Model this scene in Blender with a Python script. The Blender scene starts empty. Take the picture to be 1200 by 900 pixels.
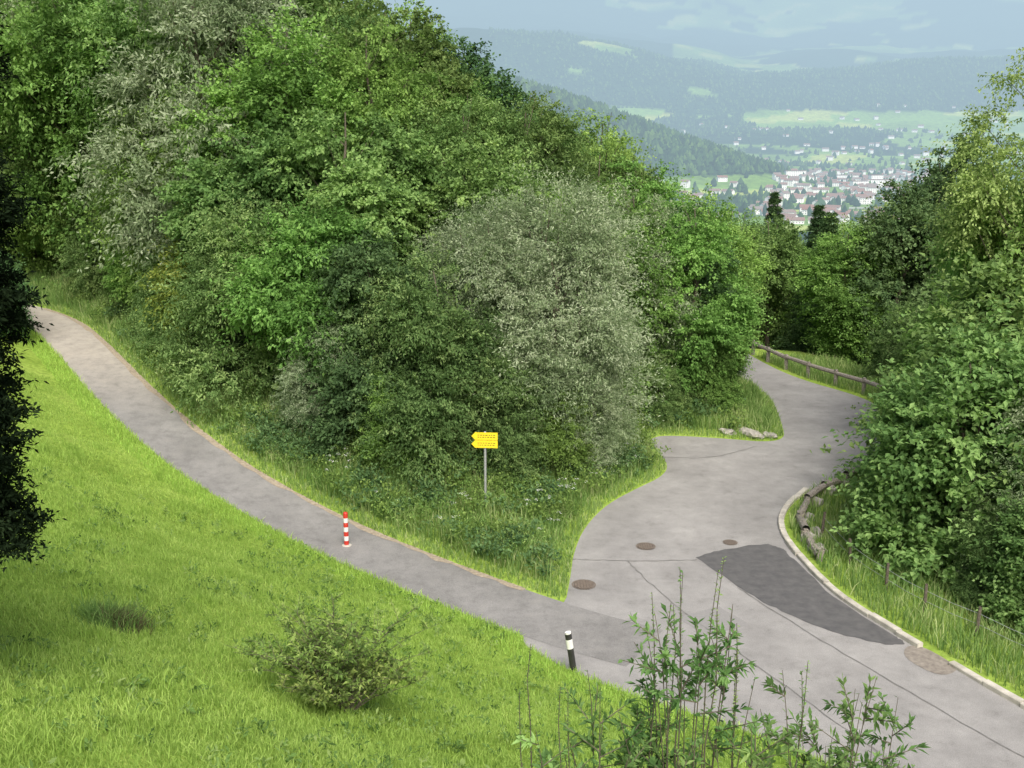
import bpy, math, random
import numpy as np
from mathutils import Vector
rng=np.random.default_rng(7); random.seed(7)
sc=bpy.context.scene
col=sc.collection
R2D=math.pi/180
# ------------------------------------------------------------------ helpers
def smooth(a,b,x):
    t=np.clip((x-a)/(b-a),0,1); return t*t*(3-2*t)
def _h(ix,iy,s):
    n=(ix.astype(np.int64)*374761393+iy.astype(np.int64)*668265263+s*1442695041)&0x7fffffff
    n=((n^(n>>13))*1274126177)&0x7fffffff
    return ((n^(n>>16))&0xffff)/65535.0
def vnoise(x,y,s=0):
    ix=np.floor(x);iy=np.floor(y);fx=x-ix;fy=y-iy
    fx=fx*fx*(3-2*fx);fy=fy*fy*(3-2*fy)
    a=_h(ix,iy,s);b=_h(ix+1,iy,s);c=_h(ix,iy+1,s);d=_h(ix+1,iy+1,s)
    return a*(1-fx)*(1-fy)+b*fx*(1-fy)+c*(1-fx)*fy+d*fx*fy
def fbm(x,y,s=0,o=4):
    r=0;a=.5
    for i in range(o):
        r=r+a*vnoise(x*2**i,y*2**i,s+i*17);a*=.5
    return r
def unit(v): return v/np.maximum(np.linalg.norm(v,axis=-1,keepdims=True),1e-9)
def chaikin(p,n=2,closed=False):
    p=[tuple(map(float,q)) for q in p]
    for _ in range(n):
        q=[]
        m=len(p)
        rngi=range(m if closed else m-1)
        if not closed:q.append(p[0])
        for i in rngi:
            a=np.array(p[i]);b=np.array(p[(i+1)%m])
            q.append(tuple(a*.75+b*.25));q.append(tuple(a*.25+b*.75))
        if not closed:q.append(p[-1])
        p=q
    return p
def inpoly(x,y,P):
    r=np.zeros(x.shape,bool);n=len(P)
    for i in range(n):
        x1,y1=P[i][:2];x2,y2=P[(i+1)%n][:2]
        if y1==y2: continue
        c=((y1>y)!=(y2>y))&(x<(x2-x1)*(y-y1)/(y2-y1)+x1)
        r^=c
    return r
def mesh_np(name,V,F,mats,midx=None,tint=None,smoothf=False,colr=None):
    V=np.asarray(V,np.float32);F=np.asarray(F,np.int32)
    me=bpy.data.meshes.new(name)
    me.vertices.add(len(V));me.vertices.foreach_set('co',V.ravel())
    m,k=F.shape
    me.loops.add(m*k);me.loops.foreach_set('vertex_index',F.ravel())
    me.polygons.add(m);me.polygons.foreach_set('loop_start',np.arange(0,m*k,k,dtype=np.int32))
    for mt in mats: me.materials.append(mt)
    if midx is not None: me.polygons.foreach_set('material_index',np.asarray(midx,np.int32))
    me.polygons.foreach_set('use_smooth',np.full(m,smoothf,bool))
    me.update(calc_edges=True)
    if tint is not None:
        a=me.attributes.new('tint','FLOAT','POINT');a.data.foreach_set('value',np.asarray(tint,np.float32))
    if colr is not None:
        a=me.attributes.new('gcol','FLOAT_COLOR','POINT')
        c=np.ones((len(V),4),np.float32);c[:,:3]=colr;a.data.foreach_set('color',c.ravel())
    return me
def addobj(name,me,loc=(0,0,0),rot=(0,0,0),scale=(1,1,1),parent=None):
    o=bpy.data.objects.new(name,me);o.location=loc;o.rotation_euler=rot;o.scale=scale
    col.objects.link(o)
    if parent:o.parent=parent
    return o
def tube(pts,rad,ns=7):
    pts=np.array(pts,float);n=len(pts);V=[];F=[]
    for i in range(n):
        d=pts[min(i+1,n-1)]-pts[max(i-1,0)];d/=max(np.linalg.norm(d),1e-9)
        u=np.cross(d,[0.3,.9,.1] if abs(d[1])<.8 else [1,0,.1]);u/=np.linalg.norm(u);w=np.cross(d,u)
        for j in range(ns):
            a=2*math.pi*j/ns;V.append(pts[i]+rad[i]*(u*math.cos(a)+w*math.sin(a)))
    for i in range(n-1):
        for j in range(ns):
            F.append((i*ns+j,i*ns+(j+1)%ns,(i+1)*ns+(j+1)%ns,(i+1)*ns+j))
    return np.array(V),np.array(F)
class Acc:
    def __init__(s): s.V=[];s.F=[];s.M=[];s.T=[];s.n=0
    def add(s,V,F,m=0,t=.5):
        V=np.asarray(V,float);F=np.asarray(F,int)
        s.V.append(V);s.F.append(F+s.n);s.M.append(np.full(len(F),m))
        s.T.append(np.full(len(V),t) if np.isscalar(t) else t);s.n+=len(V)
    def mesh(s,name,mats,smoothf=False):
        return mesh_np(name,np.vstack(s.V),np.vstack(s.F),mats,np.concatenate(s.M),np.concatenate(s.T),smoothf)
    def box(s,c,h,m=0,rz=0,t=.5):
        c=np.array(c,float);V=np.array([[x*h[0],y*h[1],z*h[2]] for z in(-1,1) for y in(-1,1) for x in(-1,1)])
        ca,sa=math.cos(rz),math.sin(rz)
        V=np.c_[V[:,0]*ca-V[:,1]*sa,V[:,0]*sa+V[:,1]*ca,V[:,2]]+c
        s.add(V,[(0,2,3,1),(4,5,7,6),(0,1,5,4),(2,6,7,3),(0,4,6,2),(1,3,7,5)],m,t)
# ------------------------------------------------------------------ materials
def newmat(name):
    m=bpy.data.materials.new(name);m.use_nodes=True
    nt=m.node_tree;nt.nodes.clear();out=nt.nodes.new('ShaderNodeOutputMaterial')
    return m,nt,out
def N(nt,t,**k):
    n=nt.nodes.new(t)
    for a,b in k.items(): setattr(n,a,b)
    return n
def ramp(nt,fac,stops):
    r=N(nt,'ShaderNodeValToRGB')
    while len(r.color_ramp.elements)<len(stops): r.color_ramp.elements.new(.5)
    for e,(p,c) in zip(r.color_ramp.elements,stops):
        e.position=p;e.color=(*c,1)
    nt.links.new(fac,r.inputs[0]);return r.outputs[0]
def noise(nt,scale,detail=4,rough=.6,vec=None):
    n=N(nt,'ShaderNodeTexNoise');n.inputs['Scale'].default_value=scale;n.inputs['Detail'].default_value=detail;n.inputs['Roughness'].default_value=rough
    if vec is None:
        g=N(nt,'ShaderNodeNewGeometry');vec=g.outputs['Position']
    nt.links.new(vec,n.inputs['Vector']);return n.outputs['Fac']
def mix(nt,fac,a,b,mode='MIX'):
    m=N(nt,'ShaderNodeMix',data_type='RGBA',blend_type=mode)
    for s,v in ((0,fac),(6,a),(7,b)):
        if isinstance(v,(int,float)): m.inputs[s].default_value=v
        elif isinstance(v,tuple): m.inputs[s].default_value=(*v,1)
        else: nt.links.new(v,m.inputs[s])
    return m.outputs[2]
def leafmat(name,dark,mid,light,trans=.42,hue=.017,gain=1.72):
    dark,mid,light=[tuple(min(.9,q*gain) for q in c) for c in (dark,mid,light)]
    m,nt,out=newmat(name)
    a=N(nt,'ShaderNodeAttribute',attribute_name='tint')
    c=ramp(nt,a.outputs['Fac'],[(0.05,dark),(.5,mid),(.95,light)])
    oi=N(nt,'ShaderNodeObjectInfo')
    hs=N(nt,'ShaderNodeHueSaturation')
    mr=N(nt,'ShaderNodeMapRange');mr.inputs[3].default_value=.50-hue;mr.inputs[4].default_value=.50+hue
    nt.links.new(oi.outputs['Random'],mr.inputs[0]);nt.links.new(mr.outputs[0],hs.inputs['Hue'])
    hs.inputs['Saturation'].default_value=.93
    mv=N(nt,'ShaderNodeMath',operation='MULTIPLY_ADD');mv.inputs[1].default_value=.45;mv.inputs[2].default_value=.8
    fr=N(nt,'ShaderNodeMath',operation='FRACT');m7=N(nt,'ShaderNodeMath',operation='MULTIPLY');m7.inputs[1].default_value=7.3
    nt.links.new(oi.outputs['Random'],m7.inputs[0]);nt.links.new(m7.outputs[0],fr.inputs[0]);nt.links.new(fr.outputs[0],mv.inputs[0])
    nt.links.new(mv.outputs[0],hs.inputs['Value']);nt.links.new(c,hs.inputs['Color'])
    p=N(nt,'ShaderNodeBsdfDiffuse')
    t=N(nt,'ShaderNodeBsdfTranslucent')
    tc=mix(nt,1.0,hs.outputs[0],(1.2,1.2,.85),'MULTIPLY')
    nt.links.new(hs.outputs[0],p.inputs[0]);nt.links.new(tc,t.inputs['Color'])
    mx=N(nt,'ShaderNodeMixShader');mx.inputs[0].default_value=trans
    nt.links.new(p.outputs[0],mx.inputs[1]);nt.links.new(t.outputs[0],mx.inputs[2]);nt.links.new(mx.outputs[0],out.inputs[0])
    return m
def simple(name,c1,c2,scale=8,rough=.8,bump=.0,metal=0,detail=5):
    m,nt,out=newmat(name);f=noise(nt,scale,detail)
    c=ramp(nt,f,[(.3,c1),(.7,c2)])
    p=N(nt,'ShaderNodeBsdfPrincipled');p.inputs['Roughness'].default_value=rough;p.inputs['Metallic'].default_value=metal
    nt.links.new(c,p.inputs['Base Color'])
    if bump:
        b=N(nt,'ShaderNodeBump');b.inputs['Strength'].default_value=bump;b.inputs['Distance'].default_value=.03
        nt.links.new(f,b.inputs['Height']);nt.links.new(b.outputs[0],p.inputs['Normal'])
    nt.links.new(p.outputs[0],out.inputs[0]);return m
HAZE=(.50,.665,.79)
def hazed(m,nt,out,shader,L=4400.):  # aerial haze painted into the material: pale blue emission mixed in by distance from origin
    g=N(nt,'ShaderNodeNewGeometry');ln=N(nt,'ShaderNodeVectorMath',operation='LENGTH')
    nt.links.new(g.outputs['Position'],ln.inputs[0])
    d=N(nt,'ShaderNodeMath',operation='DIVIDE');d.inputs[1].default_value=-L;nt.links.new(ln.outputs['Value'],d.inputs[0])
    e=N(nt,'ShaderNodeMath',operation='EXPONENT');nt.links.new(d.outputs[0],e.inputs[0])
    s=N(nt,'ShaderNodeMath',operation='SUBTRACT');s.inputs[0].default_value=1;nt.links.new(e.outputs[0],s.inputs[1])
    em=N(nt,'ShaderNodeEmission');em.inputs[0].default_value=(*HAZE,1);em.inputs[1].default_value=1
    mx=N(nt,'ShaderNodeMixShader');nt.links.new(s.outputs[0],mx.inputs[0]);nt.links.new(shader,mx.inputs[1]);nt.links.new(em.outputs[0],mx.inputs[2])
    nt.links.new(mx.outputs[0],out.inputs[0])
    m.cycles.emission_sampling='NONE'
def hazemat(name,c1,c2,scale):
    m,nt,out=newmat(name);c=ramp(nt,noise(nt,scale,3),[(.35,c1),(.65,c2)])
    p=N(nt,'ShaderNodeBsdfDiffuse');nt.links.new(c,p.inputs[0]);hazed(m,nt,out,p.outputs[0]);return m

bark=simple('bark',(.06,.05,.035),(.16,.14,.1),14,.9)
L_green=leafmat('leaf_green',(.045,.082,.022),(.085,.15,.04),(.155,.235,.07))
L_shrub=leafmat('leaf_shrub',(.05,.095,.028),(.095,.165,.05),(.18,.26,.09),hue=.01)
L_bright=leafmat('leaf_bright',(.05,.10,.02),(.10,.185,.038),(.17,.28,.065))
L_dark=leafmat('leaf_dark',(.028,.058,.022),(.055,.105,.038),(.10,.165,.062))
L_willow=leafmat('leaf_willow',(.075,.115,.05),(.15,.205,.10),(.29,.34,.22),.25,.005,1.6)
L_gold=leafmat('leaf_gold',(.07,.11,.018),(.14,.185,.03),(.24,.27,.06),hue=0)
L_thuja=leafmat('leaf_thuja',(.006,.012,.006),(.014,.026,.011),(.025,.045,.018),.1,0,1.)
L_near=leafmat('leaf_near',(.05,.10,.028),(.11,.195,.055),(.19,.29,.09),gain=1.6)
L_weed=leafmat('leaf_weed',(.05,.10,.02),(.11,.20,.045),(.22,.30,.09),hue=0)
G_blade=leafmat('grass_blade',(.15,.225,.035),(.225,.345,.06),(.34,.45,.11),.44,0,1.75)
G_tall=leafmat('tall_grass_blade',(.07,.14,.03),(.15,.24,.06),(.33,.37,.17),.35,0,1.45)
G_dry=leafmat('dry_grass',(.06,.06,.025),(.14,.13,.06),(.26,.24,.12),.2,0,1.)

# ------------------------------------------------------------------ layout
PATH=[(-95,64,5.5),(-45,57,4.6),(-31,53.5,4.1),(-24.5,51.2,3.7),(-20.6,48.4,3.35),(-18.2,45.2,2.95),(-14.1,39.2,2.1),(-10.4,34.9,1.15),(-7.2,32.2,.45),(-4.7,30.2,.08),(-1.7,27.6,.0),(1.2,25.2,0),(3.2,24.0,0)]
PATHS=chaikin(PATH,2)
ROAD=[(14,6),(9.5,14.5),(6.9,18.5),(5,20.3),(2.44,21.9),(.9,23.3),(.0,24.6),(1.35,26.1),(1.6,28),(1.8,29.9),(2.25,31.9),(3.1,33.9),(4.3,35.5),(5.3,36.7),(5.7,38.0),(5.5,39.6),(5.35,41.2),(6.0,41.8),(8.35,41.3),(9.9,40.8),(10.7,41.3),(11.0,42.8),(11.6,47.1),(11.3,50.1),(9.9,54),(8.4,60),(7.7,70),(7.5,145),(11.5,145),(11.6,70),(12,60),(12.9,54),(13.9,50.8),(15.5,48.2),(16,46.3),(15.6,43.5),(14.3,40.2),(12.15,37.2),(9.97,35.2),(8.75,33.3),(8.3,31.7),(8.29,29.7),(8.69,26.8),(9.6,24.6),(11.05,21.4),(13.5,17),(18,9),(22,2),(18,0)]
ROADS=chaikin(ROAD,2,True)
pathw=1.08
def edges(pl,w):
    A=np.array(pl);t=np.zeros_like(A[:,:2]);t[1:-1]=A[2:,:2]-A[:-2,:2];t[0]=A[1,:2]-A[0,:2];t[-1]=A[-1,:2]-A[-2,:2]
    t=unit(t);n=np.c_[-t[:,1],t[:,0]]
    return np.c_[A[:,:2]+n*w,A[:,2]],np.c_[A[:,:2]-n*w,A[:,2]]
CL=[p[:2] for p in PATHS]
NEARP=[(-3000,-3000),(-3000,64)]+CL+[(4,22.7),(7,20.8),(9,19.2),(12,14.5),(17,6),(24,-8),(60,-3000)]
HILLP=[(-3000,900),(-3000,64)]+CL+[(3.4,28),(4,32),(6,35.5),(8.5,38.3),(11.3,40.4),(13,43),(13.6,46.8),(12.7,50.5),(10.5,58),(9.6,70),(9.5,900)]
segs=[]
for i in range(len(ROADS)):
    a=ROADS[i];b=ROADS[(i+1)%len(ROADS)];segs.append((*a,0,*b,0))
for i in range(len(PATHS)-1):
    segs.append((*PATHS[i],*PATHS[i+1]))
nroad=len(ROADS)
def paved_exact(x,y):
    best=np.full(x.shape,1e9,np.float32);zb=np.zeros(x.shape,np.float32);rd=np.full(x.shape,1e9,np.float32)
    for i,(ax,ay,az,bx,by,bz) in enumerate(segs):
        dx,dy=bx-ax,by-ay;l=dx*dx+dy*dy+1e-9
        t=np.clip(((x-ax)*dx+(y-ay)*dy)/l,0,1)
        d=np.hypot(x-ax-t*dx,y-ay-t*dy)
        if i<nroad: rd=np.minimum(rd,d)
        else: d=d-pathw
        k=d<best;best=np.where(k,d,best);zb=np.where(k,az+(bz-az)*t,zb)
    ins=inpoly(x,y,ROADS)
    return np.where(ins,-rd,best),np.where(ins,0,zb)
GX0,GX1,GY0,GY1,GS=-96,72,-34,150,.25
gx=np.arange(GX0,GX1+.01,GS,dtype=np.float32);gy=np.arange(GY0,GY1+.01,GS,dtype=np.float32)
_X,_Y=np.meshgrid(gx,gy);_D,_Z=paved_exact(_X,_Y);_NB=inpoly(_X,_Y,NEARP);_HB=inpoly(_X,_Y,HILLP)
def _ix(x,y):
    fx=np.clip((x-GX0)/GS,0,len(gx)-1.001);fy=np.clip((y-GY0)/GS,0,len(gy)-1.001)
    return fx,fy
def paved(x,y):
    fx,fy=_ix(x,y);i=fx.astype(int);j=fy.astype(int);a=fx-i;b=fy-j
    f=lambda G:G[j,i]*(1-a)*(1-b)+G[j,i+1]*a*(1-b)+G[j+1,i]*(1-a)*b+G[j+1,i+1]*a*b
    return f(_D),f(_Z)
def region(x,y):
    fx,fy=_ix(x,y);i=np.round(fx).astype(int);j=np.round(fy).astype(int)
    return _NB[j,i],_HB[j,i]
def soft(D,k): return D-k*(1-np.exp(-D/k))
def farh(x,y):
    az=x/np.maximum(y,1)
    wob=(fbm(x/260,y/260,3)-.47)*70
    a=150*np.clip((660-x+wob)/430,0,1.5)**.9*np.exp(-((y-2550+wob*2)/330)**2)
    r=smooth(3300,4600,y)*95
    crest=np.interp(az,[-.5,-.1,0,.04,.13,.2,.3,.42,.6],[420,390,370,365,265,225,215,235,300])+ (fbm(x/500,y/500,9)-.47)*130
    c=(crest+45)*smooth(4300,5600,y)
    pl=smooth(6000,7400,y)*150
    mt=smooth(7300,13500,y)*(1950+(fbm(x/1800,y/1800,5)-.47)*1700)
    return a+r+c+pl+mt+(fbm(x/400,y/400,1)-.47)*25*smooth(700,3500,y)
def H(x,y,full=False):
    x=np.atleast_1d(np.asarray(x,float));y=np.atleast_1d(np.asarray(y,float))
    D,zb=paved(x,y);nb,hb=region(x,y)
    Dp=np.maximum(D,0)
    r=-.06+.11*smooth(-.28,.28,D)
    fade=np.exp(-(np.maximum(y-72,0)/70)**2)
    n=.46*soft(np.minimum(Dp,19),.9)+ .16*(vnoise(x*.35,y*.35,4)-.5)*smooth(.5,3,Dp)+.06*(vnoise(x*1.3,y*1.3,14)-.5)*smooth(.5,2,Dp)
    h=26*(1-np.exp(-.37*soft(Dp,1.)/26))*fade+.35*(vnoise(x*.3,y*.3,6)-.5)*smooth(.8,3,Dp)
    Dc=np.minimum(Dp,50)
    g=-(.05*Dc+.22*np.maximum(Dc-3.5,0))*fade+.15*(vnoise(x*.5,y*.5,8)-.5)*smooth(.8,3,Dp)
    z=np.where(nb,n,np.where(hb,h,g))*np.where(D<0,0,1)
    z=z+r+zb*fade
    z=z-150*(1-np.exp(-np.maximum(y-58,0)/720))
    if y.max()>700: z=z+np.where(y>700,farh(x,y),0)*smooth(700,1500,y)
    return (z,D,nb,hb) if full else z
def g1(x,y): return float(H(x,y)[0])

# ------------------------------------------------------------------ ground
def grid(xs,ys):
    X,Y=np.meshgrid(xs,ys);nx,ny=len(xs),len(ys)
    i=np.arange(nx*ny).reshape(ny,nx)
    F=np.stack([i[:-1,:-1],i[:-1,1:],i[1:,1:],i[1:,:-1]],-1).reshape(-1,4)
    return X.ravel(),Y.ravel(),F
xs=np.r_[np.linspace(-90,-30,28)[:-1],np.arange(-30,22,.2),np.linspace(22,90,32)]
ys=np.r_[np.linspace(-30,4,14)[:-1],np.arange(4,56,.2),np.linspace(56,110,40)]
X,Y,F=grid(xs,ys)
Z,Dg,nb,hb=H(X,Y,True)
m,nt,out=newmat('meadow_ground')
f1=noise(nt,.35,5,.6);f2=noise(nt,6,6,.7)
c1=ramp(nt,f1,[(.35,(.22,.32,.055)),(.5,(.27,.39,.07)),(.68,(.34,.45,.10))])
c2=ramp(nt,f2,[(.3,(.5,.55,.5)),(.6,(1,1,1))])
c=mix(nt,1.0,c1,c2,'MULTIPLY')
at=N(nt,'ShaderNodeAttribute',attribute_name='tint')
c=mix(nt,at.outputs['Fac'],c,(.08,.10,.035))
p=N(nt,'ShaderNodeBsdfDiffuse')
b=N(nt,'ShaderNodeBump');b.inputs['Strength'].default_value=.6;b.inputs['Distance'].default_value=.06
nt.links.new(f2,b.inputs['Height']);nt.links.new(b.outputs[0],p.inputs['Normal'])
nt.links.new(c,p.inputs[0]);nt.links.new(p.outputs[0],out.inputs[0])
M_ground=m
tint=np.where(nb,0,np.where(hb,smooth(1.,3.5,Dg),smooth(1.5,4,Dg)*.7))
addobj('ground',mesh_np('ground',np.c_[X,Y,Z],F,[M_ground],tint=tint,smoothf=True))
an=np.linspace(-34,40,460)*R2D;rr=np.geomspace(88,15500,540)
A,Rr=np.meshgrid(an,rr);X=(Rr*np.sin(A)).ravel();Y=(Rr*np.cos(A)).ravel()
i=np.arange(X.size).reshape(Rr.shape);F=np.stack([i[:-1,:-1],i[:-1,1:],i[1:,1:],i[1:,:-1]],-1).reshape(-1,4)
Z=H(X,Y)-.6*(Rr.ravel()<140)
def farmask(X,Y):
    fo=np.zeros_like(X)
    n=fbm(X/420,Y/420,21);n2=fbm(X/900,Y/420,33)
    rid=(farh(X,Y)>30)&(Y<3350)&(Y>1500)
    fo[(Y<1250)]=1
    fo[rid]=1
    val=(Y>=1250)&(Y<4700)&~rid
    fo[val]=(n[val]>.60)
    cr=(Y>=4700)&(Y<6000);fo[cr]=(n[cr]<.74)
    pl=(Y>=6000)&(Y<8000);fo[pl]=(n2[pl]<.42)|(X[pl]/Y[pl]<.14)
    mt=(Y>=8000);fo[mt]=1;k=mt&(Y<9800)&(n2>.58)&(X/np.maximum(Y,1)>.08);fo[k]=0
    return fo
fo=farmask(X,Y)
var=fbm(X/60,Y/60,40)[:,None]
fld=vnoise(X/170,Y/120,51)[:,None]
forest=np.array([.022,.05,.024])*(.6+.9*var)
mead=np.array([.21,.36,.08])*(.6+.6*fld)+np.array([.14,.06,.03])*(fld>.7)
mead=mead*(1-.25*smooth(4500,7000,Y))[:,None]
C=np.where(fo[:,None]>.5,forest,mead)
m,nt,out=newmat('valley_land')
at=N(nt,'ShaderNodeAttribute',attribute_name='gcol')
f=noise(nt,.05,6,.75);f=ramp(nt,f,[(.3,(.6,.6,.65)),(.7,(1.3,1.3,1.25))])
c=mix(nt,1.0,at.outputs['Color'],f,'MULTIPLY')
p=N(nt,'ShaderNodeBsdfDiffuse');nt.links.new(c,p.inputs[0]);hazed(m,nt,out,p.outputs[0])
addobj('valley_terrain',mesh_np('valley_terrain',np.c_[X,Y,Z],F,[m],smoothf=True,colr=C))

def distant_trees(x,y,h,w,name,mat):
    z=H(x,y);n=len(x);ns=5
    V=[];rings=[(0.0,.55),(.25,1.),(.62,.68),(1.,.05)]
    for (t,r) in rings:
        for j in range(ns):
            a=2*math.pi*j/ns+rng.random(n)
            jj=r*w*(.75+.5*rng.random(n))
            V.append(np.c_[x+np.cos(a)*jj,y+np.sin(a)*jj,z-1+h*t])
    V=np.stack(V,1)
    F=[]
    for k in range(3):
        for j in range(ns):
            F.append((k*ns+j,k*ns+(j+1)%ns,(k+1)*ns+(j+1)%ns,(k+1)*ns+j))
    F=np.array(F)[None]+np.arange(n)[:,None,None]*(4*ns)
    tt=np.repeat(rng.random(n),4*ns)
    return addobj(name,mesh_np(name,V.reshape(-1,3),F.reshape(-1,4),[mat],tint=tt))
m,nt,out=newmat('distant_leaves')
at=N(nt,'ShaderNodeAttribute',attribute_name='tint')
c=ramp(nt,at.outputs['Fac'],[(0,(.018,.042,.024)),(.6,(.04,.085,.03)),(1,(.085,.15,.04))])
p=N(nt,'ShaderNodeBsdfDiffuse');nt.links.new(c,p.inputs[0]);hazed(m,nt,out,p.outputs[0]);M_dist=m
def samp(n,y0,y1,a0,a1):
    y=rng.uniform(y0,y1,n);x=y*rng.uniform(a0,a1,n);return x,y
x1,y1=samp(22000,1300,3300,.0,.5);k=farmask(x1,y1)>.5;x1,y1=x1[k],y1[k]
x2,y2=samp(13000,4100,6200,-.02,.5);k=farmask(x2,y2)>.5;x2,y2=x2[k],y2[k]
x3,y3=samp(1300,1400,4300,.1,.5)
x4=np.r_[x1,x2,x3];y4=np.r_[y1,y2,y3]
distant_trees(x4,y4,rng.uniform(9,20,len(x4)),rng.uniform(4,8,len(x4)),'distant_forest',M_dist)

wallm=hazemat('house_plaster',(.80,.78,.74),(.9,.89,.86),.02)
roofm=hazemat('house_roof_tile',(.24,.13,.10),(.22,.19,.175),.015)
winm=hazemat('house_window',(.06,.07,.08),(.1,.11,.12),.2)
ac=Acc()
def house(ac,x,y,w,d,h,rz,flat=False):
    z=g1(x,y)-1
    ac.box((x,y,z+h/2),(w/2,d/2,h/2),0,rz)
    ca,sa=math.cos(rz),math.sin(rz)
    def T(p): return (x+p[0]*ca-p[1]*sa,y+p[0]*sa+p[1]*ca,z+p[2])
    if flat: ac.box((x,y,z+h+.5),(w/2+.4,d/2+.4,.5),1,rz)
    else:
        o=1.0;rh=d*.32
        P=[T(q) for q in((-w/2-o,-d/2-o,h-.3),(w/2+o,-d/2-o,h-.3),(w/2+o,0,h+rh),(-w/2-o,0,h+rh),(-w/2-o,d/2+o,h-.3),(w/2+o,d/2+o,h-.3))]
        ac.add(P,[(0,1,2,3),(3,2,5,4)],1)
        G=[T(q) for q in((-w/2,-d/2,h),(-w/2,d/2,h),(-w/2,0,h+rh-.4),(-w/2,0,h+rh-.41),(w/2,-d/2,h),(w/2,d/2,h),(w/2,0,h+rh-.4),(w/2,0,h+rh-.41))]
        ac.add(G,[(0,1,2,3),(4,5,6,7)],0)
    nw=max(2,int(w/3.5))
    for fl in range(int(h/2.9)):
        for i in range(nw):
            px=-w/2+w*(i+.5)/nw
            ac.add([T((px-.6,-d/2-.05,fl*2.9+1.2+1)),T((px+.6,-d/2-.05,fl*2.9+1.2+1)),T((px+.6,-d/2-.05,fl*2.9+2.6+1)),T((px-.6,-d/2-.05,fl*2.9+2.6+1))],[(0,1,2,3)],2)
cnt=0
while cnt<400:
    u=rng.random();
    y=rng.uniform(1400,3000) if u<.8 else rng.uniform(3300,4800)
    a=rng.normal(.285,.07) if u<.7 else rng.uniform(.14,.46);x=a*y
    if 1640<y<1770: continue
    if y<3300 and float(farh(np.array([x]),np.array([y]))[0])>26: continue
    w=rng.uniform(11,22);house(ac,x,y,w,rng.uniform(10,13),rng.choice([5.8,5.8,8.7,8.7,11.6]),rng.uniform(-.7,.7));cnt+=1
for (x,y,w,d,h) in((735,2250,56,16,17),(695,2230,34,14,16),(760,2330,26,14,22),(610,2400,40,16,11),(780,2600,50,18,14),(580,2300,34,14,12),(700,2700,44,16,12)):
    house(ac,x,y,w,d,h,rng.uniform(-.3,.3),True)
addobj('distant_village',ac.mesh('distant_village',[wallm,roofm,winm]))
px=np.linspace(200,1200,60);py=1705+25*np.sin(px/170)
V=[]
for k in(-17,17):
    V.append(np.c_[px,py+k,H(px,py)+1.5])
V=np.vstack(V);F=[(i,i+1,60+i+1,60+i) for i in range(59)]
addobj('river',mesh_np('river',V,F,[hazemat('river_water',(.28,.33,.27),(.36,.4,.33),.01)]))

# ------------------------------------------------------------------ road + path
m,nt,out=newmat('asphalt')
f1=noise(nt,.45,6,.65);f2=noise(nt,45,4,.8);f3=noise(nt,1.7,7,.75);f4=noise(nt,6,6,.8)
c=ramp(nt,f1,[(.30,(.225,.22,.213)),(.5,(.285,.279,.27)),(.70,(.345,.338,.326))])
c=mix(nt,1.0,c,ramp(nt,f2,[(.25,(.58,.58,.58)),(.75,(1.36,1.36,1.36))]),'MULTIPLY')
c=mix(nt,1.0,c,ramp(nt,f3,[(.30,(.74,.735,.73)),(.44,(.95,.95,.95)),(.66,(1.09,1.09,1.09))]),'MULTIPLY')
c=mix(nt,1.0,c,ramp(nt,f4,[(.28,(.72,.71,.70)),(.40,(1,1,1))]),'MULTIPLY')
p=N(nt,'ShaderNodeBsdfPrincipled');p.inputs['Roughness'].default_value=.85;p.inputs['Specular IOR Level'].default_value=.3
b=N(nt,'ShaderNodeBump');b.inputs['Strength'].default_value=.35;b.inputs['Distance'].default_value=.01
nt.links.new(f2,b.inputs['Height']);nt.links.new(b.outputs[0],p.inputs['Normal'])
nt.links.new(c,p.inputs['Base Color']);nt.links.new(p.outputs[0],out.inputs[0]);M_asph=m
def polymesh(name,P,z,mats,zf=None):
    import bmesh
    bm=bmesh.new()
    vs=[bm.verts.new((q[0],q[1],z if zf is None else zf(q))) for q in P]
    f=bm.faces.new(vs);bmesh.ops.triangulate(bm,faces=[f]);bmesh.ops.recalc_face_normals(bm,faces=bm.faces)
    for f in bm.faces:
        if f.normal.z<0:f.normal_flip()
    me=bpy.data.meshes.new(name);bm.to_mesh(me);bm.free()
    for mt in mats: me.materials.append(mt)
    return me
RP=[q for q in ROADS if q[1]<59.5]
addobj('road',polymesh('road',RP,.0,[M_asph]))
PD=chaikin(PATH,4);A_,B_=edges(PD,pathw)
n=len(A_);V=[]
for k in range(5):
    q=A_*(1-k/4)+B_*(k/4);q=q.copy();q[:,2]+=.006
    V.append(q)
V=np.stack(V,1).reshape(-1,3)
F=[(i*5+k,i*5+k+1,(i+1)*5+k+1,(i+1)*5+k) for i in range(n-1) for k in range(4)]
m,nt,out=newmat('path_asphalt')
f1=noise(nt,.6,5,.65);f2=noise(nt,40,4,.8);f3=noise(nt,2.2,6,.75)
c=ramp(nt,f1,[(.3,(.185,.182,.176)),(.7,(.265,.26,.252))])
c=mix(nt,1.0,c,ramp(nt,f2,[(.25,(.58,.58,.58)),(.75,(1.34,1.34,1.34))]),'MULTIPLY')
c=mix(nt,1.0,c,ramp(nt,f3,[(.28,(.72,.715,.70)),(.5,(1,1,1)),(.7,(1.12,1.11,1.08))]),'MULTIPLY')
g=N(nt,'ShaderNodeNewGeometry');sx=N(nt,'ShaderNodeSeparateXYZ');nt.links.new(g.outputs['Position'],sx.inputs[0])
mr=N(nt,'ShaderNodeMapRange');mr.inputs[1].default_value=38;mr.inputs[2].default_value=44;nt.links.new(sx.outputs[1],mr.inputs[0])
mm=N(nt,'ShaderNodeMath',operation='MULTIPLY');nt.links.new(mr.outputs[0],mm.inputs[0]);nt.links.new(f3,mm.inputs[1])
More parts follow.
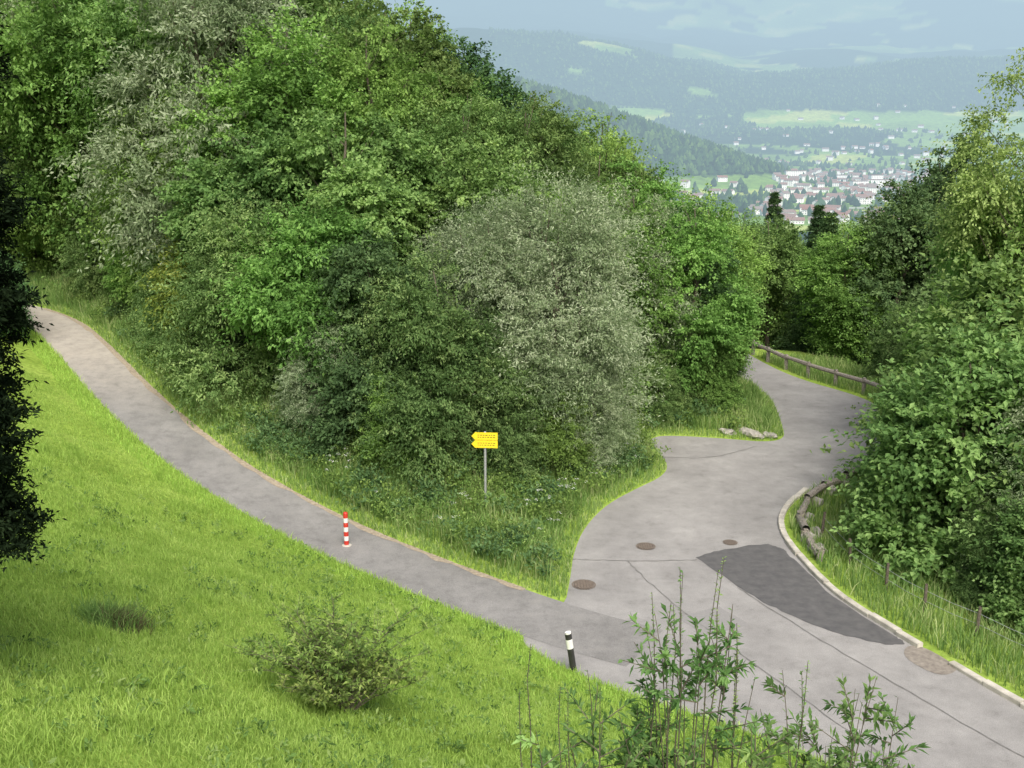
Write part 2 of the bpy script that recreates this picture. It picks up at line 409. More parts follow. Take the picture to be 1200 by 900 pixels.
c=mix(nt,mm.outputs[0],c,(.50,.45,.38))
p=N(nt,'ShaderNodeBsdfPrincipled');p.inputs['Roughness'].default_value=.9
nt.links.new(c,p.inputs['Base Color']);nt.links.new(p.outputs[0],out.inputs[0])
addobj('footpath',mesh_np('footpath',V,F,[m],smoothf=True))
M_sand=simple('sandy_gravel',(.22,.18,.13),(.40,.34,.26),12,.95,.6)
def strip(name,pl,w,z,mat):
    A=np.array([(q[0],q[1],q[2] if len(q)>2 else 0) for q in pl],float)
    ww=w if np.isscalar(w) else np.asarray(w)[:,None]
    a,b=edges(A,ww/2);n=len(A);V=np.vstack([a,b]);V[:,2]+=z
    F=[(i,i+1,n+i+1,n+i) for i in range(n-1)]
    return addobj(name,mesh_np(name,V,F,[mat]))
A0,B0=edges(PD,pathw-.02);q=A0;q=q[(q[:,1]<52)&(q[:,1]>27.2)&(q[:,0]>-22)]
strip('path_margin',q,.08+.36*vnoise(np.arange(len(q))*.45,np.zeros(len(q)),6),.013,M_sand)
M_patch=simple('fresh_asphalt',(.075,.075,.077),(.118,.116,.115),3.5,.8,.3)
pp=[(5.3,29.5),(5.9,29.9),(6.9,30.35),(7.6,30.5),(7.95,30.1),(8.1,29.2),(8.5,26.8),(9.4,24.6),(9.5,24.2),(9.0,24.15),(8.2,24.6),(7.4,25.4),(6.7,26.3),(6.1,27.5)]
PPd=[]
for i in range(len(pp)):
    a=np.array(pp[i]);b=np.array(pp[(i+1)%len(pp)])
    for k in range(6): q=a+(b-a)*k/6;PPd.append((q[0]+random.uniform(-.035,.035),q[1]+random.uniform(-.035,.035)))
addobj('asphalt_patch',polymesh('asphalt_patch',PPd,.008,[M_patch]))
gp=[(9.45,24.1),(9.2,23.5),(9.7,22.6),(10.3,22.9),(10.2,23.4),(9.85,24.1)]
addobj('gravel_patch',polymesh('gravel_patch',chaikin(gp,2,True),.008,[simple('dusty_asphalt',(.16,.14,.12),(.3,.27,.23),7,.9,.5)]))
M_old=simple('old_repair_asphalt',(.22,.215,.21),(.27,.265,.258),20,.9,.3)
for P in ([(4.2,25.6),(5.4,26.3),(5.9,25.2),(4.7,24.6)],):
    Q=[]
    for i in range(len(P)):
        a=np.array(P[i]);b=np.array(P[(i+1)%len(P)])
        for k in range(5): q=a+(b-a)*k/5;Q.append((q[0]+random.uniform(-.04,.04),q[1]+random.uniform(-.04,.04)))
    addobj('road_repair_patch',polymesh('road_repair_patch',Q,.005,[M_old]))
M_tar=simple('tar_seam',(.13,.127,.12),(.23,.225,.215),5,.8)
for pl in ([(3.3,29.2),(3.9,27.2),(4.85,24.9),(6.5,21.4),(7.6,19),(10,14)],[(6.1,27.4),(7.4,24.6),(8.9,21.7),(10.2,19.4),(13,14)],[(1.75,29.35),(3.3,29.2),(5.3,29.3)],[(5.6,38.9),(7.4,38.7),(9.4,40.3)]):
    P=chaikin(pl,3);P=[(q[0]+.03*random.uniform(-1,1),q[1]+.03*random.uniform(-1,1)) for q in P]
    strip('tar_seam',P,np.array([random.uniform(.015,.04) for _ in P]),.012,M_tar)
M_iron=simple('cast_iron',(.14,.11,.09),(.24,.2,.165),30,.6,.4,.2)
def manhole(x,y,r,grate=False):
    ac=Acc();n=28
    for r0,r1,z0,z1 in((r*.88,r,.014,.014),(r*0.001,r*.84,.016,.018)):
        a=np.arange(n)*2*math.pi/n
        V=np.r_[np.c_[r0*np.cos(a),r0*np.sin(a),np.full(n,z0)],np.c_[r1*np.cos(a),r1*np.sin(a),np.full(n,z1)]]
        ac.add(V,[(i,(i+1)%n,n+(i+1)%n,n+i) for i in range(n)],0)
    for k in range(-3,4):
        l=math.sqrt(max(.01,(r*.8)**2-(k*r*.24)**2));ac.box((k*r*.24,0,.022),(r*.05,l,.008),0)
    addobj('manhole_cover' if not grate else 'drain_grate',ac.mesh('mh',[M_iron]),(x,y,0))
manhole(1.95,27.6,.33,True);manhole(3.95,30.3,.29);manhole(6.5,30.6,.22)
def sweepbox(pl,w,h,z0=-.1,ac=None,m=0,off=0):
    A=np.array([(q[0],q[1],q[2] if len(q)>2 else 0) for q in pl],float)
    a,b=edges(A,1);nrm=(a-A);n=len(A)
    cs=[(off-w/2,z0),(off-w/2,h-.02),(off-w/2+.02,h),(off+w/2-.02,h),(off+w/2,h-.02),(off+w/2,z0)]
    V=[]
    for o,z in cs:
        q=A+nrm*[o,o,0];q[:,2]=A[:,2]+z;V.append(q)
    V=np.stack(V,1).reshape(-1,3);k=len(cs)
    F=[(i*k+j,i*k+(j+1)%k,(i+1)*k+(j+1)%k,(i+1)*k+j) for i in range(n-1) for j in range(k)]
    F+= [(0,1,2,3),(0,3,4,5)]; e=(n-1)*k;F+=[(e,e+1,e+2,e+3),(e,e+3,e+4,e+5)]
    ac.add(V,F,m)
M_conc=simple('kerb_concrete',(.32,.30,.26),(.58,.55,.48),3,.9,.5)
ac=Acc()
for pl in ([(9.97,35.2),(8.75,33.3),(8.3,31.7),(8.29,29.7),(8.69,26.8),(9.6,24.6),(9.85,24.05)],[(10.25,23.2),(11.05,21.4),(13.5,17),(18,9),(22,2)]):
    P=np.array(chaikin(pl,3))
    L=np.r_[0,np.cumsum(np.hypot(*np.diff(P,axis=0).T))];s=0
    while s<L[-1]-.3:
        e=min(s+.98,L[-1]);ss=np.linspace(s,e,3);q=np.c_[np.interp(ss,L,P[:,0]),np.interp(ss,L,P[:,1])]
        sweepbox(q,.18,.11+random.uniform(-.02,.015),-.1,ac,0,-.05+random.uniform(-.025,.025));s=e+.025
addobj('kerb',ac.mesh('kerb',[M_conc]))
# ------------------------------------------------------------------ wooden barriers
M_wood=simple('weathered_wood',(.14,.12,.1),(.36,.33,.29),18,.9,.6)
M_wood2=simple('dark_wood',(.06,.05,.04),(.17,.14,.11),18,.9,.6)
def railing(name,pts,rail_h,post_h,r,step=1.9,m=M_wood,tilt=.03):
    ac=Acc();P=np.array(chaikin(pts,2));L=np.r_[0,np.cumsum(np.hypot(*np.diff(P,axis=0).T))]
    ss=np.arange(0,L[-1]+.01,step);Q=np.c_[np.interp(ss,L,P[:,0]),np.interp(ss,L,P[:,1])]
    g=H(Q[:,0],Q[:,1])
    for (x,y),z in zip(Q,g):
        V,F=tube([(x,y,z-.2),(x+random.uniform(-tilt,tilt),y,z+post_h)],[r*1.1,r],8);ac.add(V,F);ac.box((x,y,z+post_h),(r*.68,r*.68,.012))
    for i in range(len(Q)-1):
        a=np.r_[Q[i],g[i]+rail_h+random.uniform(-tilt,tilt)];b=np.r_[Q[i+1],g[i+1]+rail_h+random.uniform(-tilt,tilt)]
        d=(b-a)*.04
        V,F=tube([a-d,(a+b)/2+[0,0,random.uniform(-.02,.03)],b+d],[r*1.25,r*1.15,r],8);ac.add(V,F)
    return addobj(name,ac.mesh(name,[m]))
railing('wooden_guardrail',[(16.4,46.4),(15.8,48.6),(14.2,51.2),(13.1,54.3),(12.4,58)],.62,.75,.09,1.8)
railing('wooden_guardrail',[(8.75,29.2),(8.75,31.6),(9.2,33.0),(10.3,34.7),(12.3,36.6),(14.4,39.4)],.26,.36,.10,1.5,M_wood,.12)
M_stone=simple('rough_stone',(.2,.19,.17),(.42,.4,.36),6,.95,.8)
def stone(x,y,s,name='boulder'):
    import bmesh
    bm=bmesh.new();bmesh.ops.create_icosphere(bm,subdivisions=2,radius=1)
    for v in bm.verts:
        k=1+.5*(random.random()-.5);v.co=Vector((v.co.x*s[0]*k,v.co.y*s[1]*k,max(-.4,min(.8,v.co.z))*s[2]*k))
    me=bpy.data.meshes.new(name);bm.to_mesh(me);bm.free();me.materials.append(M_stone)
    addobj(name,me,(x,y,g1(x,y)+s[2]*.2),(0,0,random.random()*3))
for (x,y) in((8.85,30.6),(9.0,31.9),(9.35,32.5),(9.9,33.8),(10.7,34.9),(11.4,35.6),(8.9,29.9),(9.2,31.2)):
    stone(x,y,(random.uniform(.18,.35),random.uniform(.15,.3),random.uniform(.18,.3)))
stone(9.4,41.5,(.6,.28,.22));stone(8.5,41.75,(.35,.22,.16));stone(10.1,41.35,(.3,.22,.16))
ac=Acc();FP=[(9.35,31.1),(9.6,29.0),(10.05,27.3),(10.6,26.0),(11.4,24.7),(12.4,23.2),(13.6,21.0)]
tops=[]
for x,y in FP:
    z=g1(x,y);dx=random.uniform(-.06,.06)
    V,F=tube([(x,y,z-.2),(x+dx,y,z+.78)],[.05,.04],7);ac.add(V,F,0);tops.append((x+dx*.8,y,z+.6))
for a,b in zip(tops[:-1],tops[1:]):
    for dz in(0,-.28):
        V,F=tube([(a[0],a[1],a[2]+dz),((a[0]+b[0])/2,(a[1]+b[1])/2,(a[2]+b[2])/2+dz-.03),(b[0],b[1],b[2]+dz)],[.006]*3,4);ac.add(V,F,1)
M_galv=simple('galvanised_steel',(.34,.35,.36),(.5,.51,.52),20,.45,0,.4)
addobj('post_and_wire_fence',ac.mesh('fence',[M_wood2,M_galv]))

# ------------------------------------------------------------------ sign, bollard, marker
sx_,sy_=-.82,32.0
gz=g1(sx_,sy_)
sign=bpy.data.objects.new('trail_sign',None);sign.location=(sx_,sy_,gz-.1);col.objects.link(sign)
ac=Acc();V,F=tube([(0,0,-.2),(0,0,2.42)],[.04,.04],12);ac.add(V,F)
V,F=tube([(0,0,2.42),(0,0,2.44)],[.042,.02],12);ac.add(V,F)
addobj('post',ac.mesh('post',[M_galv],True),parent=sign)
M_yel=simple('yellow_enamel',(.80,.58,.02),(.86,.65,.03),3,.45)
M_blk=simple('black_lettering',(.02,.02,.02),(.03,.03,.03),3,.5)
for k,zc in enumerate((2.30,2.05)):
    w=.39;h=.118;o=[(-w-.02,0),(-w+.09,h),(w,h),(w,-h),(-w+.09,-h)]
    y0,y1=-.063,-.048
    V=[(px,y0,pz) for px,pz in o]+[(px,y1,pz) for px,pz in o]
    me=bpy.data.meshes.new('arrow_board')
    me.from_pydata(V,[],[(4,3,2,1,0),(5,6,7,8,9)]+[(i,(i+1)%5,5+(i+1)%5,5+i) for i in range(5)]);me.materials.append(M_yel)
    addobj('arrow_board_%d'%(k+1),me,(0,0,zc),(0,0,-.08),parent=sign)
    ac=Acc()
    for li in range(2):
        x=-.22
        while x<.3:
            l=random.uniform(.03,.07);ac.box((x+l/2,-.0655,.035-.065*li),(l/2,.001,.009));x+=l+.03
    addobj('lettering_%d'%(k+1),ac.mesh('lettering',[M_blk]),(0,0,zc),(0,0,-.08),parent=sign)
M_red=simple('red_paint',(.50,.03,.02),(.60,.05,.03),6,.45);M_white=simple('white_paint',(.70,.70,.68),(.8,.8,.78),6,.5);M_black=simple('black_plastic',(.02,.02,.02),(.04,.04,.04),6,.5)
bx,by=-4.85,30.1
bo=bpy.data.objects.new('striped_bollard',None);bo.location=(bx,by,.1);col.objects.link(bo)
ac=Acc();r=.07
for i in range(7):
    V,F=tube([(0,0,.04+i*.14),(0,0,.04+(i+1)*.14)],[r,r],14);ac.add(V,F,i%2)
V,F=tube([(0,0,1.02),(0,0,1.05),(0,0,1.065)],[r,r*.8,.005],14);ac.add(V,F,0)
addobj('shaft',ac.mesh('shaft',[M_red,M_white],True),parent=bo)
ac=Acc();V,F=tube([(0,0,-.1),(0,0,.03),(0,0,.05),(0,0,.055)],[.16,.15,.1,.06],16);ac.add(V,F)
addobj('base',ac.mesh('base',[M_conc]),parent=bo)
dx_,dy_=1.42,22.9
dz_=g1(dx_,dy_)
de=bpy.data.objects.new('roadside_marker_post',None);de.location=(dx_,dy_,dz_);de.rotation_euler=(.05,-.16,.2);col.objects.link(de)
def prism(z0,z1,m,ac,w=.075,t=.05):
    a=np.arange(12)*2*math.pi/12
    V=np.r_[np.c_[w*np.cos(a),t*np.sin(a),np.full(12,z0)],np.c_[w*np.cos(a),t*np.sin(a),np.full(12,z1)]]
    ac.add(V,[(i,(i+1)%12,12+(i+1)%12,12+i) for i in range(12)],m)
    ac.add(V[12:],[(0,1,2,3),(0,3,4,5),(0,5,6,7),(0,7,8,9),(0,9,10,11)],m)
ac=Acc();prism(-.2,.62,1,ac);prism(.62,.86,0,ac,.078,.053);prism(.86,1.0,1,ac,.078,.053);prism(1.0,1.05,0,ac,.07,.045)
addobj('post',ac.mesh('post2',[M_white,M_black]),parent=de)

# ------------------------------------------------------------------ foliage
def leafquads(P,D,Nn,L,W,droop=.0):
    Nn=unit(Nn);D=unit(D);S=unit(np.cross(D,Nn));L=L[:,None];W=W[:,None]
    a=P;t=P+D*L;t=t-np.c_[np.zeros((len(P),2)),droop*L[:,0]]
    b=P+D*L*.45+S*W*.5+Nn*W*.12;d=P+D*L*.45-S*W*.5+Nn*W*.12
    V=np.stack([a,b,t,d],1).reshape(-1,3);F=np.arange(len(V)).reshape(-1,4);return V,F
def rdir(n):
    v=rng.normal(size=(n,3));return unit(v)
def sprays(ac,S,D,slen,nl,ll,lw,m=0,droop=.25,upn=.8,tb=.5,spread=.10,tvar=.22,tsp=None):
    ns=len(S);s=rng.random((ns,nl))**.8
    base=S[:,None]+D[:,None]*(s*slen[:,None])[...,None]
    base[...,2]-=droop*slen[:,None]*s**2
    pr=rng.normal(size=(ns,nl,3))*spread*(slen[:,None,None])
    pr[...,2]*=.5
    P=(base+pr).reshape(-1,3);n=len(P)
    d=np.repeat(D,nl,0)*.7+rdir(n)*.8;d[:,2]-=droop
    nn=np.array([0,0,1.])*upn+rdir(n)*.6+np.repeat(D,nl,0)*.35
    L=ll*rng.uniform(.65,1.25,n);W=lw*rng.uniform(.7,1.2,n)
    V,F=leafquads(P,d,nn,L,W,.1)
    if tsp is None: tsp=rng.normal(tb,tvar,ns)
    t=np.clip(np.repeat(tsp,nl)+rng.normal(0,.13,n),0,1)
    ac.add(V,F,m,np.repeat(t,4))
def crownprof(kind,t,R):
    if kind=='round': return R*np.sin(np.pi*np.clip(t*.86+.10,0,1))**.6
    if kind=='oval': return R*np.sin(np.pi*np.clip(t*.8+.18,0,1))**.75
    if kind=='shrub': return R*np.sqrt(np.clip(1-(t*.97)**2.2,0,1))
    if kind=='cone': return R*(1-t)**.75
def make_tree(name,h,R,z0,kind,leaf,nl=34,ns=1400,ll=.17,lw=.1,nlobe=26,slen=(.5,1.1),lob=.36,trunk=.16,droop=.25,tvar=.22,upn=.8,spike=.12,stems=1):
    ac=Acc()
    zt=h*.93
    mains=[]
    for s in range(stems):
        a=rng.random()*6.28;sp=0 if stems==1 else R*.35
        pts=[np.array([0,0,-.4])];k=7
        for i in range(1,k+1):
            f=i/k;pts.append(np.array([math.cos(a)*sp*f+rng.normal()*.1,math.sin(a)*sp*f+rng.normal()*.1,zt*f]))
        rad=[trunk*(1-.9*i/k) +.01 for i in range(k+1)]
        V,F=tube(pts,rad,7);ac.add(V,F,1);mains.append(pts)
    t=rng.random(nlobe)**.9;ang=np.arange(nlobe)*2.39996+rng.normal(0,.3,nlobe)
    pr=crownprof(kind,t,R);rho=pr*(.35+.4*rng.random(nlobe))
    C=np.c_[np.cos(ang)*rho,np.sin(ang)*rho,z0+(h*.95-z0)*t]
    lr=np.maximum(pr,.35*R)*lob*rng.uniform(.7,1.25,nlobe)
    tl=rng.normal(.5,tvar*.7,nlobe)
    for i in range(nlobe):
        mp=mains[i%stems];z=max(.3,C[i,2]-rho[i]*.7);kk=min(len(mp)-1,int(z/zt*(len(mp)-1)))
        a=mp[kk];mid=(a+C[i])/2+[0,0,-.1];r0=trunk*.32*(1-z/h*.6)
        V,F=tube([a,mid,C[i],C[i]+(C[i]-mid)*.5],[r0,r0*.7,r0*.4,.01],5);ac.add(V,F,1)
    w=lr**2;w/=w.sum();li=rng.choice(nlobe,ns,p=w)
    d=rdir(ns);out_=unit(C[li]*[1,1,.0]+[0,0,.001]);d=unit(d+out_*.45+np.array([0,0,.35]))
    S=C[li]+d*lr[li][:,None]*rng.uniform(.35,.95,ns)[:,None]
    sl=rng.uniform(*slen,ns);sp=rng.random(ns)<spike;sl[sp]*=1.7
    D=unit(d+rng.normal(size=(ns,3))*.35)
    sprays(ac,S,D,sl,nl,ll,lw,0,droop,upn,tsp=tl[li]+rng.normal(0,tvar*.7,ns))
    return ac.mesh(name,[leaf,bark])
def make_conifer(name,h,R,leaf,ns=2600,nl=16,ll=.22,lw=.07,down=-.25,z0=.5):
    ac=Acc();V,F=tube([(0,0,-.4),(0,0,h*.5),(0,0,h)],[.2,.12,.02],7);ac.add(V,F,1)
    t=rng.random(ns)**1.4;lay=np.round(t*22)/22+rng.normal(0,.008,ns);lay=np.clip(lay,0,.99)
    a=rng.random(ns)*6.283;r=R*(1-lay)**.85*(.8+.3*np.sin(a*5+lay*40));q=rng.uniform(.25,.95,ns)
    D=unit(np.c_[np.cos(a),np.sin(a),np.full(ns,down)+lay*.5]+rng.normal(size=(ns,3))*.2)
    S=np.c_[np.cos(a)*r*q,np.sin(a)*r*q,z0+(h-z0)*lay-r*q*.25]
    sprays(ac,S,D,np.clip(r*.4,.25,1.1),nl,ll,lw,0,.15,.9,tb=.4)
    return ac.mesh(name,[leaf,bark])
def place(name,me,x,y,h=None,s=1.,base_h=10.,sxy=None,rz=None,parent=None,dz=-.15):
    z=g1(x,y)+dz
    if h is not None: s=h/base_h
    k=s if sxy is None else sxy
    return addobj(name,me,(x,y,z),(rng.normal(0,.03),rng.normal(0,.03),rng.random()*6.28 if rz is None else rz),(k,k,s),parent)
T_A=make_tree('ash',10,3.3,1.8,'round',L_green,ns=1650,nl=32,ll=.15,lw=.085,tvar=.26,spike=.2)
T_B=make_tree('beech',10,3.0,1.2,'oval',L_bright,ns=1600,nl=30,ll=.15,lw=.105,droop=.1,upn=1.3,slen=(.6,1.3),tvar=.26)
T_C=make_tree('maple',10,3.5,1.5,'round',L_green,ns=1450,nl=34,ll=.17,lw=.125,nlobe=20,lob=.42,tvar=.26)
T_D=make_tree('alder',10,2.8,1.0,'oval',L_dark,ns=1500,nl=30,ll=.15,lw=.12,nlobe=32)
T_E=make_tree('hornbeam',10,3.2,.8,'shrub',L_bright,ns=1600,nl=32,ll=.15,lw=.1,nlobe=30,lob=.32,spike=.2)
T_F=make_tree('sallow',10,3.1,.8,'oval',L_willow,ns=1800,nl=32,ll=.15,lw=.055,nlobe=34,lob=.32,upn=.4,spike=.2)
T_W=make_tree('willow',9,3.5,.7,'round',L_willow,ns=3300,nl=36,ll=.13,lw=.038,nlobe=42,slen=(.5,1.2),lob=.3,droop=.05,upn=.3,stems=5,trunk=.1,spike=.2,tvar=.3)
T_S=make_tree('shrub',6,3.0,.3,'shrub',L_shrub,ns=2500,nl=34,ll=.13,lw=.055,nlobe=34,slen=(.4,.95),lob=.32,stems=4,trunk=.07,spike=.25,tvar=.3)
T_S3=make_tree('dogwood',6,2.9,.3,'shrub',L_bright,ns=2100,nl=30,ll=.15,lw=.085,nlobe=24,slen=(.4,1.0),lob=.36,stems=4,trunk=.07,spike=.25,tvar=.28,upn=1.1)
T_S2=make_tree('elder_shrub',6,2.8,.3,'shrub',L_dark,ns=2100,nl=32,ll=.15,lw=.08,nlobe=28,slen=(.4,.9),lob=.34,stems=4,trunk=.07)
T_G=make_tree('golden_shrub',6,2.6,.3,'shrub',L_gold,ns=1500,nl=30,ll=.15,lw=.08,nlobe=22,stems=3,trunk=.07)
T_H=make_tree('hazel',7,3.0,.2,'shrub',L_near,ns=1900,nl=28,ll=.2,lw=.14,nlobe=30,slen=(.5,1.3),lob=.34,stems=5,trunk=.08,upn=1.4,droop=.15,spike=.3)
T_O=make_conifer('spruce',14,3.0,L_dark)
place('willow_tree',T_W,1.6,37.3,s=1.03,rz=1)
place('willow_tree',T_W,-.7,38.0,s=.86,rz=3)
place('shrub',T_S,-2.6,36.1,s=1.05)
place('elder_shrub',T_S2,-4.8,37.4,s=1.05)
place('shrub',T_S,-.5,35.3,s=.72)
place('dogwood_shrub',T_S3,1.4,35.4,s=.5)
place('willow_shrub',T_W,2.6,36.2,s=.42)
place('dogwood_shrub',T_S3,-3.9,34.9,s=.5)
place('dogwood_shrub',T_S3,-7.2,38.8,s=1.1)
place('shrub',T_S,-9.3,40.4,s=1.1)
place('willow_shrub',T_F,-6.4,36.8,s=.46)
place('maple_tree',T_C,-6.4,42,s=.95)
place('maple_tree',T_C,-10.5,44,s=.95)
place('golden_shrub',T_G,-11.6,43.2,s=1.05)
place('hornbeam_tree',T_E,-14.8,48.3,s=.95)
place('elder_shrub',T_S2,-11.0,41.3,s=.66)
place('shrub',T_S,-13.4,44.6,s=.72)
place('dogwood_shrub',T_S3,-15.8,48.2,s=.7)
place('shrub',T_S,-18.6,52.6,s=.85);place('dogwood_shrub',T_S3,-22.5,54.6,s=.9)
place('elder_shrub',T_S2,-21.6,44.6,s=.6);place('shrub',T_S,-24.6,46.8,s=.75);place('elder_shrub',T_S2,-22.5,41.5,s=.6)
place('beech_tree',T_B,-27,56.5,s=1.2);place('ash_tree',T_A,-30,46,s=1.2);place('beech_tree',T_B,-31,60,s=1.4);place('ash_tree',T_A,-26,61,s=1.4)
place('hornbeam_tree',T_E,-33,64,s=1.5);place('maple_tree',T_C,-37,59.5,s=1.4)
place('hornbeam_tree',T_E,7.6,45.4,h=8.2);place('beech_tree',T_B,8.6,49.5,h=8.4);place('hornbeam_tree',T_E,4.2,44.8,h=8.8)
place('shrub',T_S,6.1,43.6,s=.45);place('dogwood_shrub',T_S3,8.4,44.4,s=.5);place('beech_tree',T_B,2.2,42,h=9.0)
place('maple_tree',T_C,-1.5,43,h=9.8);place('hornbeam_tree',T_E,5.8,50,h=9.2);place('ash_tree',T_A,-4.,46.5,h=10)
pts=[];tries=0
types=[('ash_tree',T_A),('beech_tree',T_B),('maple_tree',T_C),('alder_tree',T_D),('hornbeam_tree',T_E),('sallow_tree',T_F)]
while tries<9000 and len(pts)<115:
    tries+=1;x=rng.uniform(-44,8);y=rng.uniform(45.5,76)
    z,D,nbb,hbb=H(x,y,True)
    if not hbb[0] or D[0]<3.2: continue
    if any((x-a)**2+(y-b)**2<3.2**2 for a,b in pts): continue
    if x<-.60*y: continue
    pts.append((x,y));top=8.2+(8-x)*.86*(y/58)
    hh=min(rng.uniform(10,13.5) if x>-12 else rng.uniform(12,16),max(5,top-z[0]+rng.normal(0,.7)));nm,me=types[min(5,int(rng.integers(12))//2) if rng.random()<.9 else 5]
    if nm=='alder_tree' and rng.random()<.5: nm,me=types[0]
    place(nm,me,x,y,s=hh/10,sxy=max(.8,hh/10)*rng.uniform(.85,1.05))
place('hazel_shrub',T_H,13.1,29.8,s=.98);place('hazel_shrub',T_H,14.0,25.6,s=.6);place('shrub',T_S,13.0,27.2,s=.48);place('hazel_shrub',T_H,15.8,27,s=.95)
place('willow_shrub',T_F,14.0,27.4,s=.60)
place('hazel_shrub',T_H,15.8,33.5,s=1.2);place('hornbeam_tree',T_E,17.6,38.0,h=11.5);place('beech_tree',T_B,19.8,40,h=12.5)
tr_=make_tree('birch',16,2.6,6.5,'oval',leafmat('leaf_pale',(.07,.12,.03),(.14,.2,.06),(.22,.3,.1)),ns=1200,nl=24,ll=.12,lw=.08,nlobe=28,lob=.3,droop=.6)
place('birch_tree',tr_,17.0,36.5,s=1.0)
place('alder_tree',T_D,23.4,60,h=14.5,sxy=1.2,dz=-.5);place('alder_tree',T_D,20.6,58,h=10.5,sxy=1.1);place('ash_tree',T_A,26.5,55,h=11.5);place('ash_tree',T_A,24.5,48,h=10.5)
place('elder_shrub',T_S2,17.9,45,s=.6);place('shrub',T_S,18.8,50,s=.7);place('hazel_shrub',T_H,16.6,41,s=.7)
mass=bpy.data.objects.new('hillside_woodland',None);col.objects.link(mass)
cn=0;q=[]
while cn<300:
    y=rng.uniform(58,300);x=y*rng.uniform(.13,.54)
    if y<64 and x<15.5: continue
    if any((x-a)**2+(y-b)**2<(3.2+y*.012)**2 for a,b in q): 
        if rng.random()<.97: continue
    q.append((x,y));cn+=1
    z=g1(x,y);a=x/y;cap=12.5-(.115 if a<.34 else .09)*y-z+rng.normal(0,1.2)
    me=[T_A,T_D,T_C,T_B,T_O,T_A,T_E][int(rng.integers(7))]
    hh=float(np.clip(cap,5,15)) if y<140 else rng.uniform(10,15)
    b=14. if me is T_O else 10.
    place('woodland_tree',me,x,y,s=hh/b*(1.1 if me is T_O else 1),sxy=max(.9,hh/b),parent=mass)
for x,y,h in((22.5,92,15),(25.5,95,12),(33,110,13),(20.5,90,11),(27.5,100,11)):
    place('spruce_tree',T_O,x,y,s=h/14)
# thuja left
ac=Acc();h=11;ns=7500
V,F=tube([(0,0,-2.3),(0,0,9)],[.2,.03],7);ac.add(V,F,1)
t=rng.random(ns);a=rng.random(ns)*6.283;r=1.35*np.sin(np.pi*np.clip(t*.75+.22,0,1))**.5*(.85+.12*np.sin(a*4+t*21)+.1*np.sin(t*55))
q=rng.uniform(.6,1,ns);D=unit(np.c_[np.cos(a)*.9,np.sin(a)*.9,np.full(ns,.5)]+rng.normal(size=(ns,3))*.35)
S=np.c_[np.cos(a)*r*q,np.sin(a)*r*q,.3+h*t]
sprays(ac,S,D,rng.uniform(.2,.42,ns),42,.075,.03,0,.2,.4,tb=.4,spread=.14)
addobj('thuja_tree',ac.mesh('thuja',[L_thuja,bark]),(-6.72,11.6,7.2))

def stem_shrub(name,x,y,nst,h,spread,ll,lw,mat,nleaf,minh=.8,flat=.22,tw_n=7,tl=1.,s0=.4):
    ac=Acc()
    for i in range(nst):
        a=rng.random()*6.283;f=math.sqrt(rng.random());hh=h*rng.uniform(minh,1.02)*(1-flat*f)
        tip=np.array([math.cos(a)*spread*f,math.sin(a)*spread*f*.8,hh])
        k=9;pts=[]
        for j in range(k+1):
            u=j/k;pts.append(np.array([tip[0]*u**1.4,tip[1]*u**1.4,tip[2]*(1-(1-u)**1.25)])+rng.normal(size=3)*.015)
        V,F=tube(pts,[.012*(1-.85*j/k) for j in range(k+1)],5);ac.add(V,F,1)
        pts=np.array(pts)
        for tw in range(tw_n):
            u=rng.uniform(.4,.95);idx=u*k;p0=pts[int(idx)]+(pts[min(k,int(idx)+1)]-pts[int(idx)])*(idx%1)
            d=unit((rdir(1)[0]*[1,1,.3]+[0,0,.55]));ln=tl*rng.uniform(.18,.5)*(1.2-u)*2
            V,F=tube([p0,p0+d*ln],[.005,.002],4);ac.add(V,F,1)
            n=int(nleaf*.6);s=rng.random(n);P=p0+d*(s*ln)[:,None]
            dd=unit(d*.8+rdir(n)*.8);V,F=leafquads(P,dd,np.array([0,0,1.])+rdir(n)*.6,ll*rng.uniform(.5,1.1,n),lw*rng.uniform(.7,1.1,n),.15)
            tt=np.clip(rng.normal(.5,.2)+rng.normal(0,.15,n),0,1);ac.add(V,F,0,np.repeat(tt,4))
        n=nleaf;s=rng.uniform(s0,1,n);idx=s*k;i0=np.minimum(idx.astype(int),k-1);P=pts[i0]+(pts[i0+1]-pts[i0])*(idx-i0)[:,None]
        dd=unit(np.array([0,0,.5])+rdir(n)*[1,1,.5]);V,F=leafquads(P,dd,np.array([0,0,1.])+rdir(n)*.5,ll*rng.uniform(.6,1.1,n)*(1.2-s*.75),lw*rng.uniform(.7,1.1,n)*(1.15-s*.6),.15)
        tt=np.clip(rng.normal(.55,.2)+rng.normal(0,.15,n),0,1);ac.add(V,F,0,np.repeat(tt,4))
    return addobj(name,ac.mesh(name,[mat,bark]),(x,y,g1(x,y)-.05))
for x,y,top,sp,nst in((1.15,6.2,9.95,.5,13),(1.95,6.1,9.35,.65,19),(.6,6.3,9.3,.45,10),(1.3,5.7,9.15,.8,22),(2.35,6.5,9.1,.5,14),(.25,6.1,8.95,.35,6)):
    stem_shrub('privet_shrub',x,y,nst,top-g1(x,y),sp,.09,.027,L_near,38,minh=.88,flat=.12,tw_n=9)
for x,y,top in((.12,6.3,9.4),(1.2,6.1,10.1),(1.45,6.3,9.7),(.95,6.4,9.7),(1.75,5.9,9.5),(.33,6.2,9.15),(1.05,6.2,9.9)):
    stem_shrub('tall_weed',x,y,2,top-g1(x,y),.12,.055,.02,L_near,90,minh=.93,flat=.05,tw_n=0,s0=.7)
L_brz=leafmat('leaf_bronze',(.05,.085,.025),(.11,.185,.04),(.20,.27,.07),gain=1.6)
stem_shrub('young_shrub',-2.75,15.6,44,1.95,1.75,.11,.042,L_brz,24,minh=.55)
